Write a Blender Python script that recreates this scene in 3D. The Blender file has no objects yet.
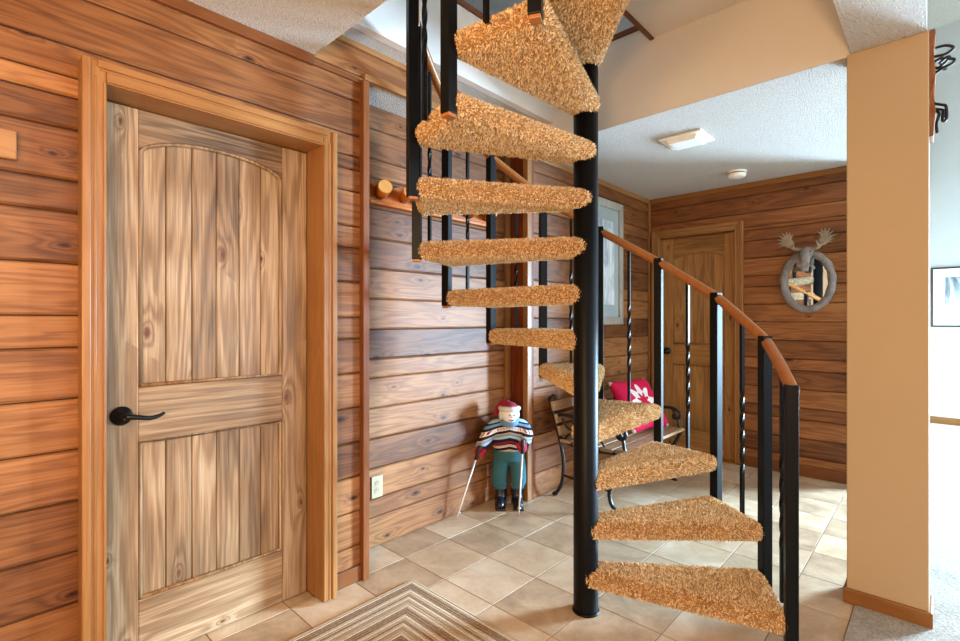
import bpy, bmesh, math, random
from mathutils import Vector, Matrix
random.seed(7)
C = bpy.context.scene.collection
D = bpy.data
PI = math.pi

# ------------------------------------------------------------------ object helpers
def link(o, parent=None):
    C.objects.link(o)
    if parent: o.parent = parent
    return o
def thing(name, label, cat, loc=(0, 0, 0), rotz=0, group=None):
    o = link(D.objects.new(name, None)); o.empty_display_size = .1
    o.location = loc; o.rotation_euler = (0, 0, rotz)
    return tag(o, label, cat, group)
def tag(o, label, cat, group=None):
    o['label'] = label; o['category'] = cat
    if group: o['group'] = group
    return o
def struct(o):
    o['kind'] = 'structure'; return o

class MB:
    """collects shapes into one bmesh"""
    def __init__(s): s.b = bmesh.new()
    def add(s, verts, faces, smooth=False):
        vs = [s.b.verts.new(v) for v in verts]; fs = []
        for f in faces:
            try:
                q = s.b.faces.new([vs[i] for i in f]); q.smooth = smooth; fs.append(q)
            except ValueError: pass
        return vs, fs
    def box(s, lo, hi, bev=0, seg=2, M=None):
        x0, y0, z0 = lo; x1, y1, z1 = hi
        v = [Vector(p) for p in ((x0,y0,z0),(x1,y0,z0),(x1,y1,z0),(x0,y1,z0),(x0,y0,z1),(x1,y0,z1),(x1,y1,z1),(x0,y1,z1))]
        if M: v = [M @ p for p in v]
        vs, fs = s.add(v, [(3,2,1,0),(4,5,6,7),(0,1,5,4),(1,2,6,5),(2,3,7,6),(3,0,4,7)])
        if bev:
            es = list({e for f in fs for e in f.edges})
            bmesh.ops.bevel(s.b, geom=es, offset=bev, segments=seg, affect='EDGES', profile=.5)
        return s
    def prism(s, poly, f0, f1, bev=0, seg=2):
        """poly: 2-D points; f0, f1 map a 2-D point to 3-D for the two caps"""
        n = len(poly)
        vs, fs = s.add([f0(p) for p in poly] + [f1(p) for p in poly],
                       [tuple(reversed(range(n))), tuple(range(n, 2*n))] + [(i, (i+1) % n, n+(i+1) % n, n+i) for i in range(n)])
        if bev:
            es = list({e for f in fs for e in f.edges})
            bmesh.ops.bevel(s.b, geom=es, offset=bev, segments=seg, affect='EDGES', profile=.5)
        return s
    def tube(s, pts, rad, seg=10, cap=True, up=None, flat=1.0):
        pts = [Vector(p) for p in pts]; n = len(pts)
        if not isinstance(rad, (list, tuple)): rad = [rad]*n
        ref = Vector(up) if up else None
        rings = []; prev = None
        for i, p in enumerate(pts):
            t = (pts[min(i+1, n-1)] - pts[max(i-1, 0)])
            if t.length < 1e-9: t = Vector((0, 0, 1))
            t.normalize()
            if prev is None:
                r = ref or (Vector((0, 0, 1)) if abs(t.z) < .9 else Vector((1, 0, 0)))
                a = (r - t*r.dot(t)).normalized()
            else:
                a = prev - t*prev.dot(t)
                a = a.normalized() if a.length > 1e-6 else prev
            prev = a; b = t.cross(a)
            rings.append([p + (a*math.cos(2*PI*k/seg) + b*math.sin(2*PI*k/seg)*flat)*rad[i] for k in range(seg)])
        V = [v for r in rings for v in r]; F = []
        for i in range(n-1):
            for k in range(seg):
                F.append((i*seg+k, i*seg+(k+1) % seg, (i+1)*seg+(k+1) % seg, (i+1)*seg+k))
        if cap: F += [tuple(reversed(range(seg))), tuple((n-1)*seg+k for k in range(seg))]
        vs, fs = s.add(V, F, True)
        if cap: fs[-1].smooth = fs[-2].smooth = False
        return s
    def lathe(s, prof, seg=32, M=None):
        """prof: (r, z) pairs around the z axis"""
        V = []; F = []; n = len(prof)
        for r, z in prof:
            for k in range(seg):
                p = Vector((r*math.cos(2*PI*k/seg), r*math.sin(2*PI*k/seg), z)); V.append(M @ p if M else p)
        for i in range(n-1):
            for k in range(seg): F.append((i*seg+k, i*seg+(k+1) % seg, (i+1)*seg+(k+1) % seg, (i+1)*seg+k))
        F += [tuple(reversed(range(seg))), tuple((n-1)*seg+k for k in range(seg))]
        s.add(V, F, True); return s
    def ell(s, c, r, seg=20, M=None):
        c = Vector(c); V = []; F = []; m = seg//2
        for i in range(1, m):
            th = PI*i/m
            for k in range(seg):
                p = Vector((r[0]*math.sin(th)*math.cos(2*PI*k/seg), r[1]*math.sin(th)*math.sin(2*PI*k/seg), r[2]*math.cos(th)))
                V.append(c + (M @ p if M else p))
        top = Vector((0, 0, r[2])); V += [c + (M @ top if M else top), c - (M @ top if M else top)]
        for i in range(m-2):
            for k in range(seg): F.append((i*seg+k, (i+1)*seg+k, (i+1)*seg+(k+1) % seg, i*seg+(k+1) % seg))
        T = len(V)-2
        for k in range(seg):
            F.append((T, k, (k+1) % seg)); F.append((T+1, (m-2)*seg+(k+1) % seg, (m-2)*seg+k))
        s.add(V, F, True); return s
    def build(s, name, mat, parent=None, smooth=None, remesh=0, soft=0, loc=None):
        bmesh.ops.recalc_face_normals(s.b, faces=s.b.faces)
        me = D.meshes.new(name); s.b.to_mesh(me); s.b.free()
        if smooth is not None:
            for p in me.polygons: p.use_smooth = smooth
        me.materials.append(mat)
        o = link(D.objects.new(name, me), parent)
        if loc: o.location = loc
        if remesh:
            m = o.modifiers.new('Remesh', 'REMESH'); m.mode = 'VOXEL'; m.voxel_size = remesh; m.use_smooth_shade = True
            if soft:
                q = o.modifiers.new('Smooth', 'SMOOTH'); q.iterations = soft; q.factor = .5
        return o

def bez(pts, n=8):
    """Catmull-Rom through the points"""
    P = [Vector(p) for p in pts]; P = [P[0]*2-P[1]] + P + [P[-1]*2-P[-2]]; out = []
    for i in range(1, len(P)-2):
        a, b, c, d = P[i-1:i+3]
        for k in range(n):
            t = k/n
            out.append(.5*((2*b) + (c-a)*t + (2*a-5*b+4*c-d)*t*t + (3*b-a-3*c+d)*t**3))
    out.append(P[-2]); return out

# ------------------------------------------------------------------ material helpers
def srgb(r, g, b):
    f = lambda c: (c/255/12.92) if c/255 <= .04045 else ((c/255+.055)/1.055)**2.4
    return (f(r), f(g), f(b), 1)
class N:
    def __init__(s, name):
        s.m = D.materials.new(name); s.m.use_nodes = True; s.t = s.m.node_tree; s.n = s.t.nodes
        s.bsdf = s.n['Principled BSDF']; s.out = s.n['Material Output']
    def new(s, kind, **kw):
        n = s.n.new(kind)
        for k, v in kw.items(): setattr(n, k, v)
        return n
    def link(s, a, b): s.t.links.new(a, b)
    def put(s, sock, v):
        if isinstance(v, bpy.types.NodeSocket): s.link(v, sock)
        elif v is not None: sock.default_value = v
    def math(s, op, a, b=None, c=None, clamp=False):
        n = s.new('ShaderNodeMath', operation=op); n.use_clamp = clamp
        for i, v in enumerate((a, b, c)): s.put(n.inputs[i], v)
        return n.outputs[0]
    def comb(s, x, y, z=0.0):
        n = s.new('ShaderNodeCombineXYZ')
        for i, v in enumerate((x, y, z)): s.put(n.inputs[i], v)
        return n.outputs[0]
    def obj(s):
        return s.new('ShaderNodeTexCoord').outputs['Object']
    def sep(s, v):
        n = s.new('ShaderNodeSeparateXYZ'); s.link(v, n.inputs[0]); return n.outputs
    def noise(s, vec, scale, detail=3, rough=.5, dist=0, out=0):
        n = s.new('ShaderNodeTexNoise'); s.put(n.inputs['Vector'], vec)
        n.inputs['Scale'].default_value = scale; n.inputs['Detail'].default_value = detail
        n.inputs['Roughness'].default_value = rough; n.inputs['Distortion'].default_value = dist
        return n.outputs[out]
    def ramp(s, fac, stops, interp='LINEAR'):
        n = s.new('ShaderNodeValToRGB'); s.link(fac, n.inputs[0]); n.color_ramp.interpolation = interp
        e = n.color_ramp.elements
        while len(e) < len(stops): e.new(.5)
        for i, (p, c) in enumerate(stops): e[i].position = p; e[i].color = c
        return n.outputs[0]
    def mix(s, fac, a, b, mode='MIX'):
        n = s.new('ShaderNodeMix', data_type='RGBA', blend_type=mode)
        s.put(n.inputs[0], fac); s.put(n.inputs[6], a); s.put(n.inputs[7], b); return n.outputs[2]
    def rng(s, v, a, b, c=0.0, d=1.0):
        n = s.new('ShaderNodeMapRange'); s.put(n.inputs[0], v)
        for i, q in enumerate((a, b, c, d)): n.inputs[i+1].default_value = q
        return n.outputs[0]
    def bump(s, h, strength, dist):
        n = s.new('ShaderNodeBump'); s.link(h, n.inputs['Height']); n.inputs['Strength'].default_value = strength
        n.inputs['Distance'].default_value = dist; s.link(n.outputs[0], s.bsdf.inputs['Normal'])
    def done(s, col, rough=.5, metal=0, spec=.5):
        s.put(s.bsdf.inputs['Base Color'], col); s.put(s.bsdf.inputs['Roughness'], rough)
        s.bsdf.inputs['Metallic'].default_value = metal; s.bsdf.inputs['Specular IOR Level'].default_value = spec
        return s.m

def flat(name, col, rough=.5, metal=0, spec=.5, var=.06, scale=30, bump=0):
    q = N(name); v = q.obj(); n = q.noise(v, scale, 3)
    c = q.mix(n, tuple(x*(1-var) for x in col[:3])+(1,), tuple(min(1, x*(1+var)) for x in col[:3])+(1,))
    if bump: q.bump(n, .5, bump)
    return q.done(c, rough, metal, spec)

def wood(name, along, across, dark, mid, light, knots=.5, rough=.5, contrast=1.0, fine=1.0, knotcol=None, tone=.42, spec=.25, stretch=.9, warp=.35):
    """plank wood: grain runs along one axis; each loose board gets its own tone and its own piece of grain"""
    q = N(name); s = q.sep(q.obj()); ax = 'xyz'
    g = q.new('ShaderNodeNewGeometry'); r = g.outputs['Random Per Island']
    third = [c for c in ax if c not in (along, across)][0]
    a = q.math('ADD', s[ax.index(along)], q.math('MULTIPLY', r, 37.3))
    c = q.math('ADD', s[ax.index(across)], q.math('MULTIPLY', r, 11.7)); d = s[ax.index(third)]
    # knots on a 2-D lattice of the board face
    kv = q.comb(q.math('MULTIPLY', a, 2.6), q.math('MULTIPLY', c, 6.0))
    vo = q.new('ShaderNodeTexVoronoi', voronoi_dimensions='2D'); q.link(kv, vo.inputs['Vector']); vo.inputs['Scale'].default_value = 1
    kc = q.new('ShaderNodeSeparateColor'); q.link(vo.outputs['Color'], kc.inputs[0])
    pres = q.math('LESS_THAN', kc.outputs[0], knots)
    size = q.math('MULTIPLY_ADD', kc.outputs[1], .07, .035)
    kd = vo.outputs['Distance']
    wob = q.math('MULTIPLY', q.math('SUBTRACT', q.noise(q.comb(a, c, d), 60, 2), .5), .05)
    kd = q.math('ADD', kd, wob)
    near = q.math('MULTIPLY', q.math('POWER', 2.718, q.math('MULTIPLY', q.math('DIVIDE', kd, size), -.7)), pres)
    core = q.math('MULTIPLY', q.math('SUBTRACT', 1.0, q.math('SMOOTH_MIN', q.math('DIVIDE', kd, size), 1.0, .3), clamp=True), pres)
    g1 = q.noise(q.comb(q.math('MULTIPLY', a, stretch), q.math('MULTIPLY', c, 7.5*fine), q.math('MULTIPLY', d, 7.5)), 1, 3, .5, warp)
    g1 = q.math('ADD', g1, q.math('MULTIPLY', near, .35))
    ring = q.math('MULTIPLY_ADD', q.math('SINE', q.math('MULTIPLY', g1, 62)), .5, .5)
    ring = q.math('POWER', ring, 1.6)
    fib = q.noise(q.comb(q.math('MULTIPLY', a, 5), q.math('MULTIPLY', c, 170*fine), q.math('MULTIPLY', d, 170)), 1, 2, .6)
    big = q.noise(q.comb(q.math('MULTIPLY', a, 1.2), q.math('MULTIPLY', c, 4), d), 1, 2)
    f = q.math('ADD', q.math('MULTIPLY', r, tone), q.math('MULTIPLY', ring, -.22*contrast))
    f = q.math('ADD', f, q.math('MULTIPLY', q.math('SUBTRACT', fib, .5), .6*contrast))
    f = q.math('ADD', f, q.math('MULTIPLY', q.math('SUBTRACT', big, .5), .7*contrast))
    f = q.math('ADD', f, .5-.5*tone+.05)
    col = q.ramp(f, [(.0, dark), (.5, mid), (1, light)])
    kcol = knotcol or (dark[0]*.42, dark[1]*.3, dark[2]*.2, 1)
    col = q.mix(q.math('MULTIPLY', near, .35), col, dark)
    col = q.mix(q.math('MULTIPLY', core, 1.25, clamp=True), col, kcol)
    q.bump(q.math('ADD', q.math('MULTIPLY', fib, .5), q.math('MULTIPLY', ring, .5)), .25, .002)
    return q.done(col, rough, 0, spec)

def paint(name, col, tex=0, scale=60, rough=.75):
    q = N(name); v = q.obj(); n = q.noise(v, 2.5, 3)
    c = q.mix(n, tuple(x*.97 for x in col[:3])+(1,), tuple(min(1, x*1.03) for x in col[:3])+(1,))
    if tex: q.bump(q.noise(v, scale, 3, .6), .35, tex)
    return q.done(c, rough, 0, .3)

def popcorn(name, col):
    q = N(name); v = q.obj()
    vo = q.new('ShaderNodeTexVoronoi', feature='SMOOTH_F1'); q.link(v, vo.inputs['Vector']); vo.inputs['Scale'].default_value = 140
    vo.inputs['Smoothness'].default_value = .5
    n = q.noise(v, 190, 3, .6)
    h = q.math('SUBTRACT', n, q.math('MULTIPLY', vo.outputs['Distance'], .8))
    c = q.mix(q.rng(h, -.5, .5), tuple(x*.72 for x in col[:3])+(1,), tuple(min(1, x*1.08) for x in col[:3])+(1,))
    q.bump(h, 1.0, .009)
    return q.done(c, .9, 0, .1)

# palette -------------------------------------------------------------
CD, CM, CL = srgb(66, 34, 14), srgb(120, 74, 38), srgb(164, 112, 66)
M = {}
M['cedar_y'] = wood('cedar_along_y', 'y', 'z', CD, CM, CL, .48, .5)
M['cedar_x'] = wood('cedar_along_x', 'x', 'z', srgb(68, 35, 15), srgb(124, 73, 36), srgb(164, 108, 62), .42)
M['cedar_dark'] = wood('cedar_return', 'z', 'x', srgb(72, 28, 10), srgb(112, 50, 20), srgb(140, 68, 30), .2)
M['trim_z'] = wood('trim_vertical', 'z', 'y', srgb(98, 62, 32), srgb(140, 95, 53), srgb(164, 118, 72), .0, .35, .6, tone=.2)
M['trim_y'] = wood('trim_along_y', 'y', 'z', srgb(98, 62, 32), srgb(140, 95, 53), srgb(164, 118, 72), .0, .35, .6, tone=.2)
M['trim_x'] = wood('trim_along_x', 'x', 'z', srgb(92, 54, 24), srgb(128, 82, 40), srgb(150, 104, 56), .0, .35, .6, tone=.2)
M['trim_dark_z'] = wood('thin_trim_vertical', 'z', 'y', srgb(84, 42, 18), srgb(112, 62, 28), srgb(130, 80, 42), .0, .4, .6, tone=.2)
M['trim_dark_y'] = wood('thin_trim_along_y', 'y', 'z', srgb(78, 40, 17), srgb(106, 60, 28), srgb(124, 78, 42), .0, .4, .6, tone=.2)
PD, PM, PL = srgb(70, 52, 38), srgb(138, 108, 78), srgb(194, 166, 132)
M['pine_z'] = wood('pine_vertical', 'z', 'y', PD, PM, PL, .34, .38, .85, knotcol=srgb(96, 50, 30), tone=.3, stretch=.45, warp=.12)
M['pine_y'] = wood('pine_along_y', 'y', 'z', PD, PM, PL, .40, .38, .85, knotcol=srgb(96, 50, 30), tone=.3, stretch=.45, warp=.12)
BD, BM, BL = srgb(92, 58, 28), srgb(152, 106, 58), srgb(184, 138, 86)
M['pine_back_z'] = wood('brown_pine_vertical', 'z', 'x', BD, BM, BL, .34, .4, .9, knotcol=srgb(70, 36, 16), tone=.3, stretch=.45, warp=.12)
M['pine_back_x'] = wood('brown_pine_along_x', 'x', 'z', BD, BM, BL, .40, .4, .9, knotcol=srgb(70, 36, 16), tone=.3, stretch=.45, warp=.12)
M['rail_wood'] = wood('handrail_wood', 'z', 'x', srgb(104, 60, 28), srgb(146, 90, 44), srgb(168, 110, 62), 0, .3, .5, tone=.1)
M['bench_wood'] = wood('bench_wood', 'y', 'z', srgb(112, 84, 60), srgb(156, 124, 92), srgb(186, 156, 124), 0, .45, .8, tone=.4)
M['log_wood'] = wood('log_wood', 'y', 'z', srgb(128, 62, 16), srgb(176, 96, 32), srgb(204, 128, 52), .1, .4, .8)
M['cut_wood'] = flat('cut_log_end', srgb(222, 176, 104), .5, var=.15, scale=60)
M['dark_gap'] = flat('dark_backing_board', srgb(58, 30, 16), .8)
M['popcorn'] = popcorn('popcorn_ceiling', srgb(208, 202, 194))
M['white'] = paint('white_wall_paint', srgb(214, 206, 198), .001, 90)
M['cream'] = paint('cream_wall_paint', srgb(174, 148, 115), .0015, 110)
M['living'] = paint('white_living_room_paint', srgb(184, 187, 185), .001, 60)
M['black'] = flat('black_powder_coat', srgb(8, 8, 9), .42, 0, .14, .2)
M['iron'] = flat('cast_iron', srgb(18, 18, 20), .42, .2, .5, .2, 80, .001)
M['bronze'] = flat('oil_rubbed_bronze', srgb(24, 22, 22), .28, .6, .5, .2)
M['plastic'] = flat('white_plastic', srgb(236, 234, 226), .4, var=.02)
M['almond'] = flat('almond_plastic', srgb(160, 142, 110), .4, var=.02)
M['slot'] = flat('dark_slot', srgb(40, 34, 28), .6)
M['brass'] = flat('brass_threshold', srgb(196, 156, 84), .3, .9)

def m_carpet(name, a, b, c, scale=170):
    q = N(name); v = q.obj()
    n = q.noise(v, scale, 3, .7); n2 = q.noise(v, 5, 3)
    f = q.math('ADD', q.math('MULTIPLY', n, 1.5), q.math('MULTIPLY', q.math('SUBTRACT', n2, .5), .5))
    col = q.ramp(f, [(.42, a), (.72, b), (1.0, c)])
    q.bump(n, .8, .01)
    q.bsdf.inputs['Sheen Weight'].default_value = .25
    return q.done(col, .95, 0, .1)
M['tread_carpet'] = m_carpet('golden_tread_carpet', srgb(112, 72, 34), srgb(160, 112, 60), srgb(190, 140, 84))
q = N('golden_yarn'); rr = q.new('ShaderNodeNewGeometry').outputs['Random Per Island']
M['pile'] = q.done(q.ramp(rr, [(0, srgb(146, 112, 74)), (.5, srgb(214, 180, 134)), (1, srgb(240, 214, 176))]), .9, 0, .15)
M['floor_carpet'] = m_carpet('beige_floor_carpet', srgb(96, 84, 68), srgb(136, 123, 104), srgb(160, 148, 130), 110)

def m_tile():
    q = N('beige_stone_tile'); v = q.obj()
    r = q.new('ShaderNodeNewGeometry').outputs['Random Per Island']
    s = q.sep(v); vv = q.comb(q.math('ADD', s[0], q.math('MULTIPLY', r, 31.0)), q.math('ADD', s[1], q.math('MULTIPLY', r, 17.0)), r)
    n = q.noise(vv, 5, 8, .72, .6); n2 = q.noise(vv, 40, 3)
    f = q.math('ADD', q.math('MULTIPLY', n, 1.0), q.math('MULTIPLY', q.math('SUBTRACT', r, .5), .28))
    f = q.math('ADD', f, q.math('MULTIPLY', q.math('SUBTRACT', n2, .5), .15))
    col = q.ramp(f, [(.22, srgb(150, 124, 98)), (.5, srgb(186, 158, 126)), (.8, srgb(212, 190, 162))])
    q.bump(n, .15, .004)
    return q.done(col, q.rng(n, .3, .7, .28, .5), 0, .5)
M['tile'] = m_tile()
M['grout'] = flat('tile_grout', srgb(128, 108, 86), .8)

# ------------------------------------------------------------------ the setting
WL, WR, WP, WB = -2.04, -2.26, -2.08, 4.64       # left wall, recessed wall, passage wall, back wall
CZ = 2.43

def cut(u0, u1, holes, z0, z1):
    """pieces of a row left by rectangular holes"""
    segs = [(u0, u1)]
    for a, b, c, d in holes:
        if z1 <= c+1e-4 or z0 >= d-1e-4: continue
        out = []
        for p, q in segs:
            if b <= p or a >= q: out.append((p, q)); continue
            if a > p: out.append((p, a))
            if b < q: out.append((b, q))
        segs = out
    return segs
def planks(name, axis, plane, sign, u0, u1, z0, z1, mat, holes=(), h=.166, thick=.02, joints=True, ext=(0, 0), seed=1):
    """horizontal shiplap boards on a wall plane; the face looks along sign * normal"""
    R = random.Random(seed); m = MB()
    zs = [z0]
    while zs[-1] < z1-.02:
        zs.append(min(z1, zs[-1] + (h if R.random() < .72 else h*.62)))
        if z1-zs[-1] < .05: zs[-1] = z1
    for _, _, c, d in holes:
        zs += [c, d]
    zs = sorted({round(z, 4) for z in zs if z0 <= z <= z1})
    zs = [z for i, z in enumerate(zs) if i == 0 or z-zs[i-1] > .012]; zs[-1] = z1
    for a, b in zip(zs, zs[1:]):
        for p, q in cut(u0, u1, holes, a, b):
            cuts = [p]
            while joints and q-cuts[-1] > 3.2: cuts.append(cuts[-1] + R.uniform(1.6, 3.0))
            cuts.append(q)
            off = R.uniform(-.0025, .001)
            for s, e in zip(cuts, cuts[1:]):
                c = .006; prof = [(-thick, a+.004), (-c, a+.004), (off, a+.004+c*1.2), (off, b-c), (-c, b-.001), (-thick, b-.001)]
                P = lambda u: (lambda t: (plane+sign*t[0], u, t[1]) if axis == 'y' else (u, plane+sign*t[0], t[1]))
                m.prism(prof, P(s), P(e))
    o = struct(m.build(name, mat, smooth=False))
    # carcass behind the boards
    k = MB()
    hs = sorted({z0, z1, *[x for hh in holes for x in hh[2:4] if z0 < x < z1]})
    for a, b in zip(hs, hs[1:]):
        for p, q in cut(u0-ext[0], u1+ext[1], holes, a, b):
            t0, t1 = sorted((plane-sign*.0135, plane-sign*.15))
            if axis == 'y': k.box((t0, p, a), (t1, q, b))
            else: k.box((p, t0, a), (q, t1, b))
    struct(k.build(name+'_core', M['dark_gap'], o))
    return o
def slab(name, lo, hi, mat, bev=0, parent=None):
    return struct(MB().box(lo, hi, bev).build(name, mat, parent))

D1 = (.325, 1.10, -1, 2.035)      # door opening y0, y1, z0, z1 in the left wall
planks('wall_left', 'y', WL, 1, -3.5, 1.345, 0, CZ, M['cedar_y'], [D1], seed=3)
planks('wall_left_upper', 'y', WL, 1, 1.08, 2.72, CZ, 2.565, M['cedar_y'], seed=5, h=.135)
planks('wall_recess', 'y', WR, 1, 1.345, 2.70, 0, CZ, M['cedar_y'], seed=8)
planks('wall_passage', 'y', WP, 1, 2.72, WB, 0, CZ, M['cedar_y'], seed=11, ext=(0, .15))
D2 = (-1.985, -1.285, -1, 2.055)
planks('wall_back', 'x', WB, -1, WP, -.36, 0, CZ, M['cedar_x'], [D2], seed=14, h=.15, ext=(.15, 0))
# return of the recess, facing the room
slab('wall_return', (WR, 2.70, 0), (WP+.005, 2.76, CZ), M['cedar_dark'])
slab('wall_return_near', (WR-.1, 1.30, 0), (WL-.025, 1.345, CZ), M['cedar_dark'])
# painted wood trim
slab('trim_1', (WL-.01, 1.325, .0), (WL+.03, 1.36, 2.405), M['trim_dark_z'], .003)         # edge of the recess
slab('trim_2', (WP-.03, 2.682, 0), (WP+.012, 2.728, CZ), M['trim_z'], .003)                 # outer corner of the return
slab('trim_3', (WR, 2.66, 0), (WR+.025, 2.70, CZ), M['trim_z'], .003)                       # inner corner
slab('trim_4', (WL, -3.5, 2.385), (WL+.022, 1.08, CZ), M['trim_dark_y'], .003)               # under the near ceiling
slab('trim_5', (WL, 1.08, 2.39), (WL+.014, 1.345, 2.412), M['trim_dark_y'], .003)
slab('trim_6', (WL-.01, 1.08, 2.55), (WL+.022, 2.70, 2.578), M['trim_y'], .003)              # top of the wood in the shaft
slab('trim_7', (WL-.012, 1.345, 2.42), (WL+.012, 2.68, 2.45), M['trim_y'], .003)             # bottom edge of the header
slab('trim_8', (WP, 2.73, CZ-.045), (WP+.018, WB, CZ), M['trim_y'], .003)
slab('trim_9', (WP, WB-.018, CZ-.045), (-.36, WB, CZ), M['trim_x'], .003)
slab('trim_10', (WP, WB-.02, 0), (WP+.02, WB, CZ), M['trim_z'], .003)                        # back corner bead
slab('baseboard_left', (WL, 1.165, 0), (WL+.014, 1.325, .075), M['trim_dark_y'], .003)
slab('baseboard_near', (WL, -3.5, 0), (WL+.014, .255, .075), M['trim_dark_y'], .003)
slab('baseboard_back', (-1.21, WB-.014, 0), (-.36, WB, .09), M['trim_dark_y'], .003)

# ceilings
slab('ceiling_near', (-2.3, -3.5, CZ), (-.03, 1.075, 2.9), M['popcorn'])
slab('ceiling_strip', (-.285, 1.075, CZ), (-.036, 2.73, 2.9), M['popcorn'])
slab('ceiling_passage', (-2.4, 2.73, CZ), (-.12, WB+.2, 2.9), M['popcorn'])
slab('ceiling_recess', (WR-.15, 1.345, CZ), (WL-.16, 2.73, CZ+.05), M['popcorn'])
slab('ceiling_recess_front', (WL-.16, 1.345, CZ-.001), (WL-.012, 2.70, CZ+.03), M['popcorn'])
slab('ceiling_ledge', (WL, 1.08, 2.575), (-1.925, 2.725, 2.62), M['popcorn'])
slab('ceiling_upper', (-6, -3.5, 4.8), (5.2, 8.2, 4.9), M['popcorn'])
# stairwell faces up to the upper floor
slab('wall_stairwell_left', (-1.93, 1.075, 2.572), (-1.885, 2.73, 2.95), M['white'])
slab('wall_stairwell_far', (-1.93, 2.725, CZ+.001), (-.10, 2.79, 2.95), M['white'])
slab('wall_stairwell_near', (-1.93, 1.03, CZ+.001), (-.285, 1.08, 2.95), M['white'])
slab('trim_11', (-1.93, 1.075, 2.95), (-1.87, 2.73, 2.98), M['trim_dark_y'], .004)
slab('trim_12', (-1.93, 2.71, 2.95), (-1.19, 2.79, 2.98), M['trim_dark_y'], .004)
slab('floor_upper_left', (-6, -3.5, 2.9), (-1.93, 8.2, 2.94), M['floor_carpet'])
slab('floor_upper_far', (-1.93, 2.79, 2.9), (-.12, 8.2, 2.94), M['floor_carpet'])
slab('floor_landing', (-1.19, 1.925, 2.87), (-.285, 2.725, 2.95), M['white'])
slab('trim_13', (-1.215, 1.925, 2.86), (-1.19, 2.725, 2.96), M['trim_dark_y'], .003)
slab('wall_upper_left', (-6.1, -3.5, 2.9), (-6, 8.2, 4.8), M['white'])

# pillar and its base
slab('wall_pillar', (-.30, 2.70, 0), (-.03, 2.86, CZ), M['cream'], .004)
slab('baseboard_pillar', (-.312, 2.688, 0), (-.018, 2.872, .065), M['trim_x'], .004)
# the living room to the side
b = MB(); b.box((-.9, 8.10, 0), (1.8, 8.2, 4.8)); b.box((3.6, 8.10, 0), (5.2, 8.2, 4.8)); b.box((1.8, 8.1, 0), (3.6, 8.2, .1)); b.box((1.8, 8.1, 2.2), (3.6, 8.2, 4.8))
struct(b.build('wall_living', M['living']))
b = MB()
for xx in (1.8, 3.54): b.box((xx, 8.13, .1), (xx+.06, 8.18, 2.2))
for zz in (.1, 2.14): b.box((1.86, 8.13, zz), (3.54, 8.18, zz+.06))
struct(b.build('window_4', M['white']))
slab('wall_living_left', (-.46, WB+.15, 0), (-.36, 8.1, CZ), M['living'])
slab('baseboard_living', (-.36, 8.085, 0), (1.8, 8.1, .09), M['trim_x'], .004)
slab('wall_rear', (-2.3, -3.6, 0), (5.2, -3.5, 4.8), M['cream'])
def window_wall(name, x, y0, y1, z1, wins, mat):
    m = MB(); ys = sorted({y0, y1, *[v for w in wins for v in w[:2]]})
    for a, b in zip(ys, ys[1:]):
        hs = [(w[2], w[3]) for w in wins if w[0] <= a and w[1] >= b]
        z = 0
        for p, q in sorted(hs):
            if p > z: m.box((x, a, z), (x+.12, b, p))
            z = q
        if z < z1: m.box((x, a, z), (x+.12, b, z1))
    struct(m.build(name, mat))
WINS = [(2.6, 5.8, .05, 2.15), (-3.0, 2.6, .7, 2.15), (-1.5, 7.0, 2.7, 4.3)]
window_wall('wall_right', 5.0, -3.6, 8.2, 4.8, WINS, M['living'])
for i, w in enumerate(WINS):
    m = MB()
    for a, b in ((w[0], w[0]+.05), ((w[0]+w[1])/2-.025, (w[0]+w[1])/2+.025), (w[1]-.05, w[1])): m.box((5.03, a, w[2]), (5.08, b, w[3]))
    for a, b in ((w[2], w[2]+.05), (w[3]-.05, w[3])): m.box((5.03, w[0]+.05, a), (5.08, w[1]-.05, b))
    struct(m.build('window_%d' % (i+1), M['white']))

# floors
m = MB(); T = .3105; g = .002
x = -2.05-T
while x < -.28:
    y = 1.605-T*17
    while y < WB+.1:
        a, b, c, d = max(x, -2.42)+g, min(x+T, -.272)-g, y+g, min(y+T, WB+.12)-g
        if b-a > .02 and d-c > .02:
            e = .0008
            m.add([(a, c, -.003), (b, c, -.003), (b, d, -.003), (a, d, -.003), (a+e, c+e, 0), (b-e, c+e, 0), (b-e, d-e, 0), (a+e, d-e, 0)],
                  [(4, 5, 6, 7), (0, 1, 5, 4), (1, 2, 6, 5), (2, 3, 7, 6), (3, 0, 4, 7)])
        y += T
    x += T
fl = struct(m.build('floor', M['tile'], smooth=False))
struct(MB().box((-2.6, -3.5, -.1), (-.27, WB+.3, -.0012)).build('floor_grout', M['grout'], fl))
q = MB(); nx, ny = 2, 2
q.box((-.27, -3.5, -.1), (5.1, 8.2, .004))
fc = struct(q.build('floor_carpet', M['floor_carpet']))

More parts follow.
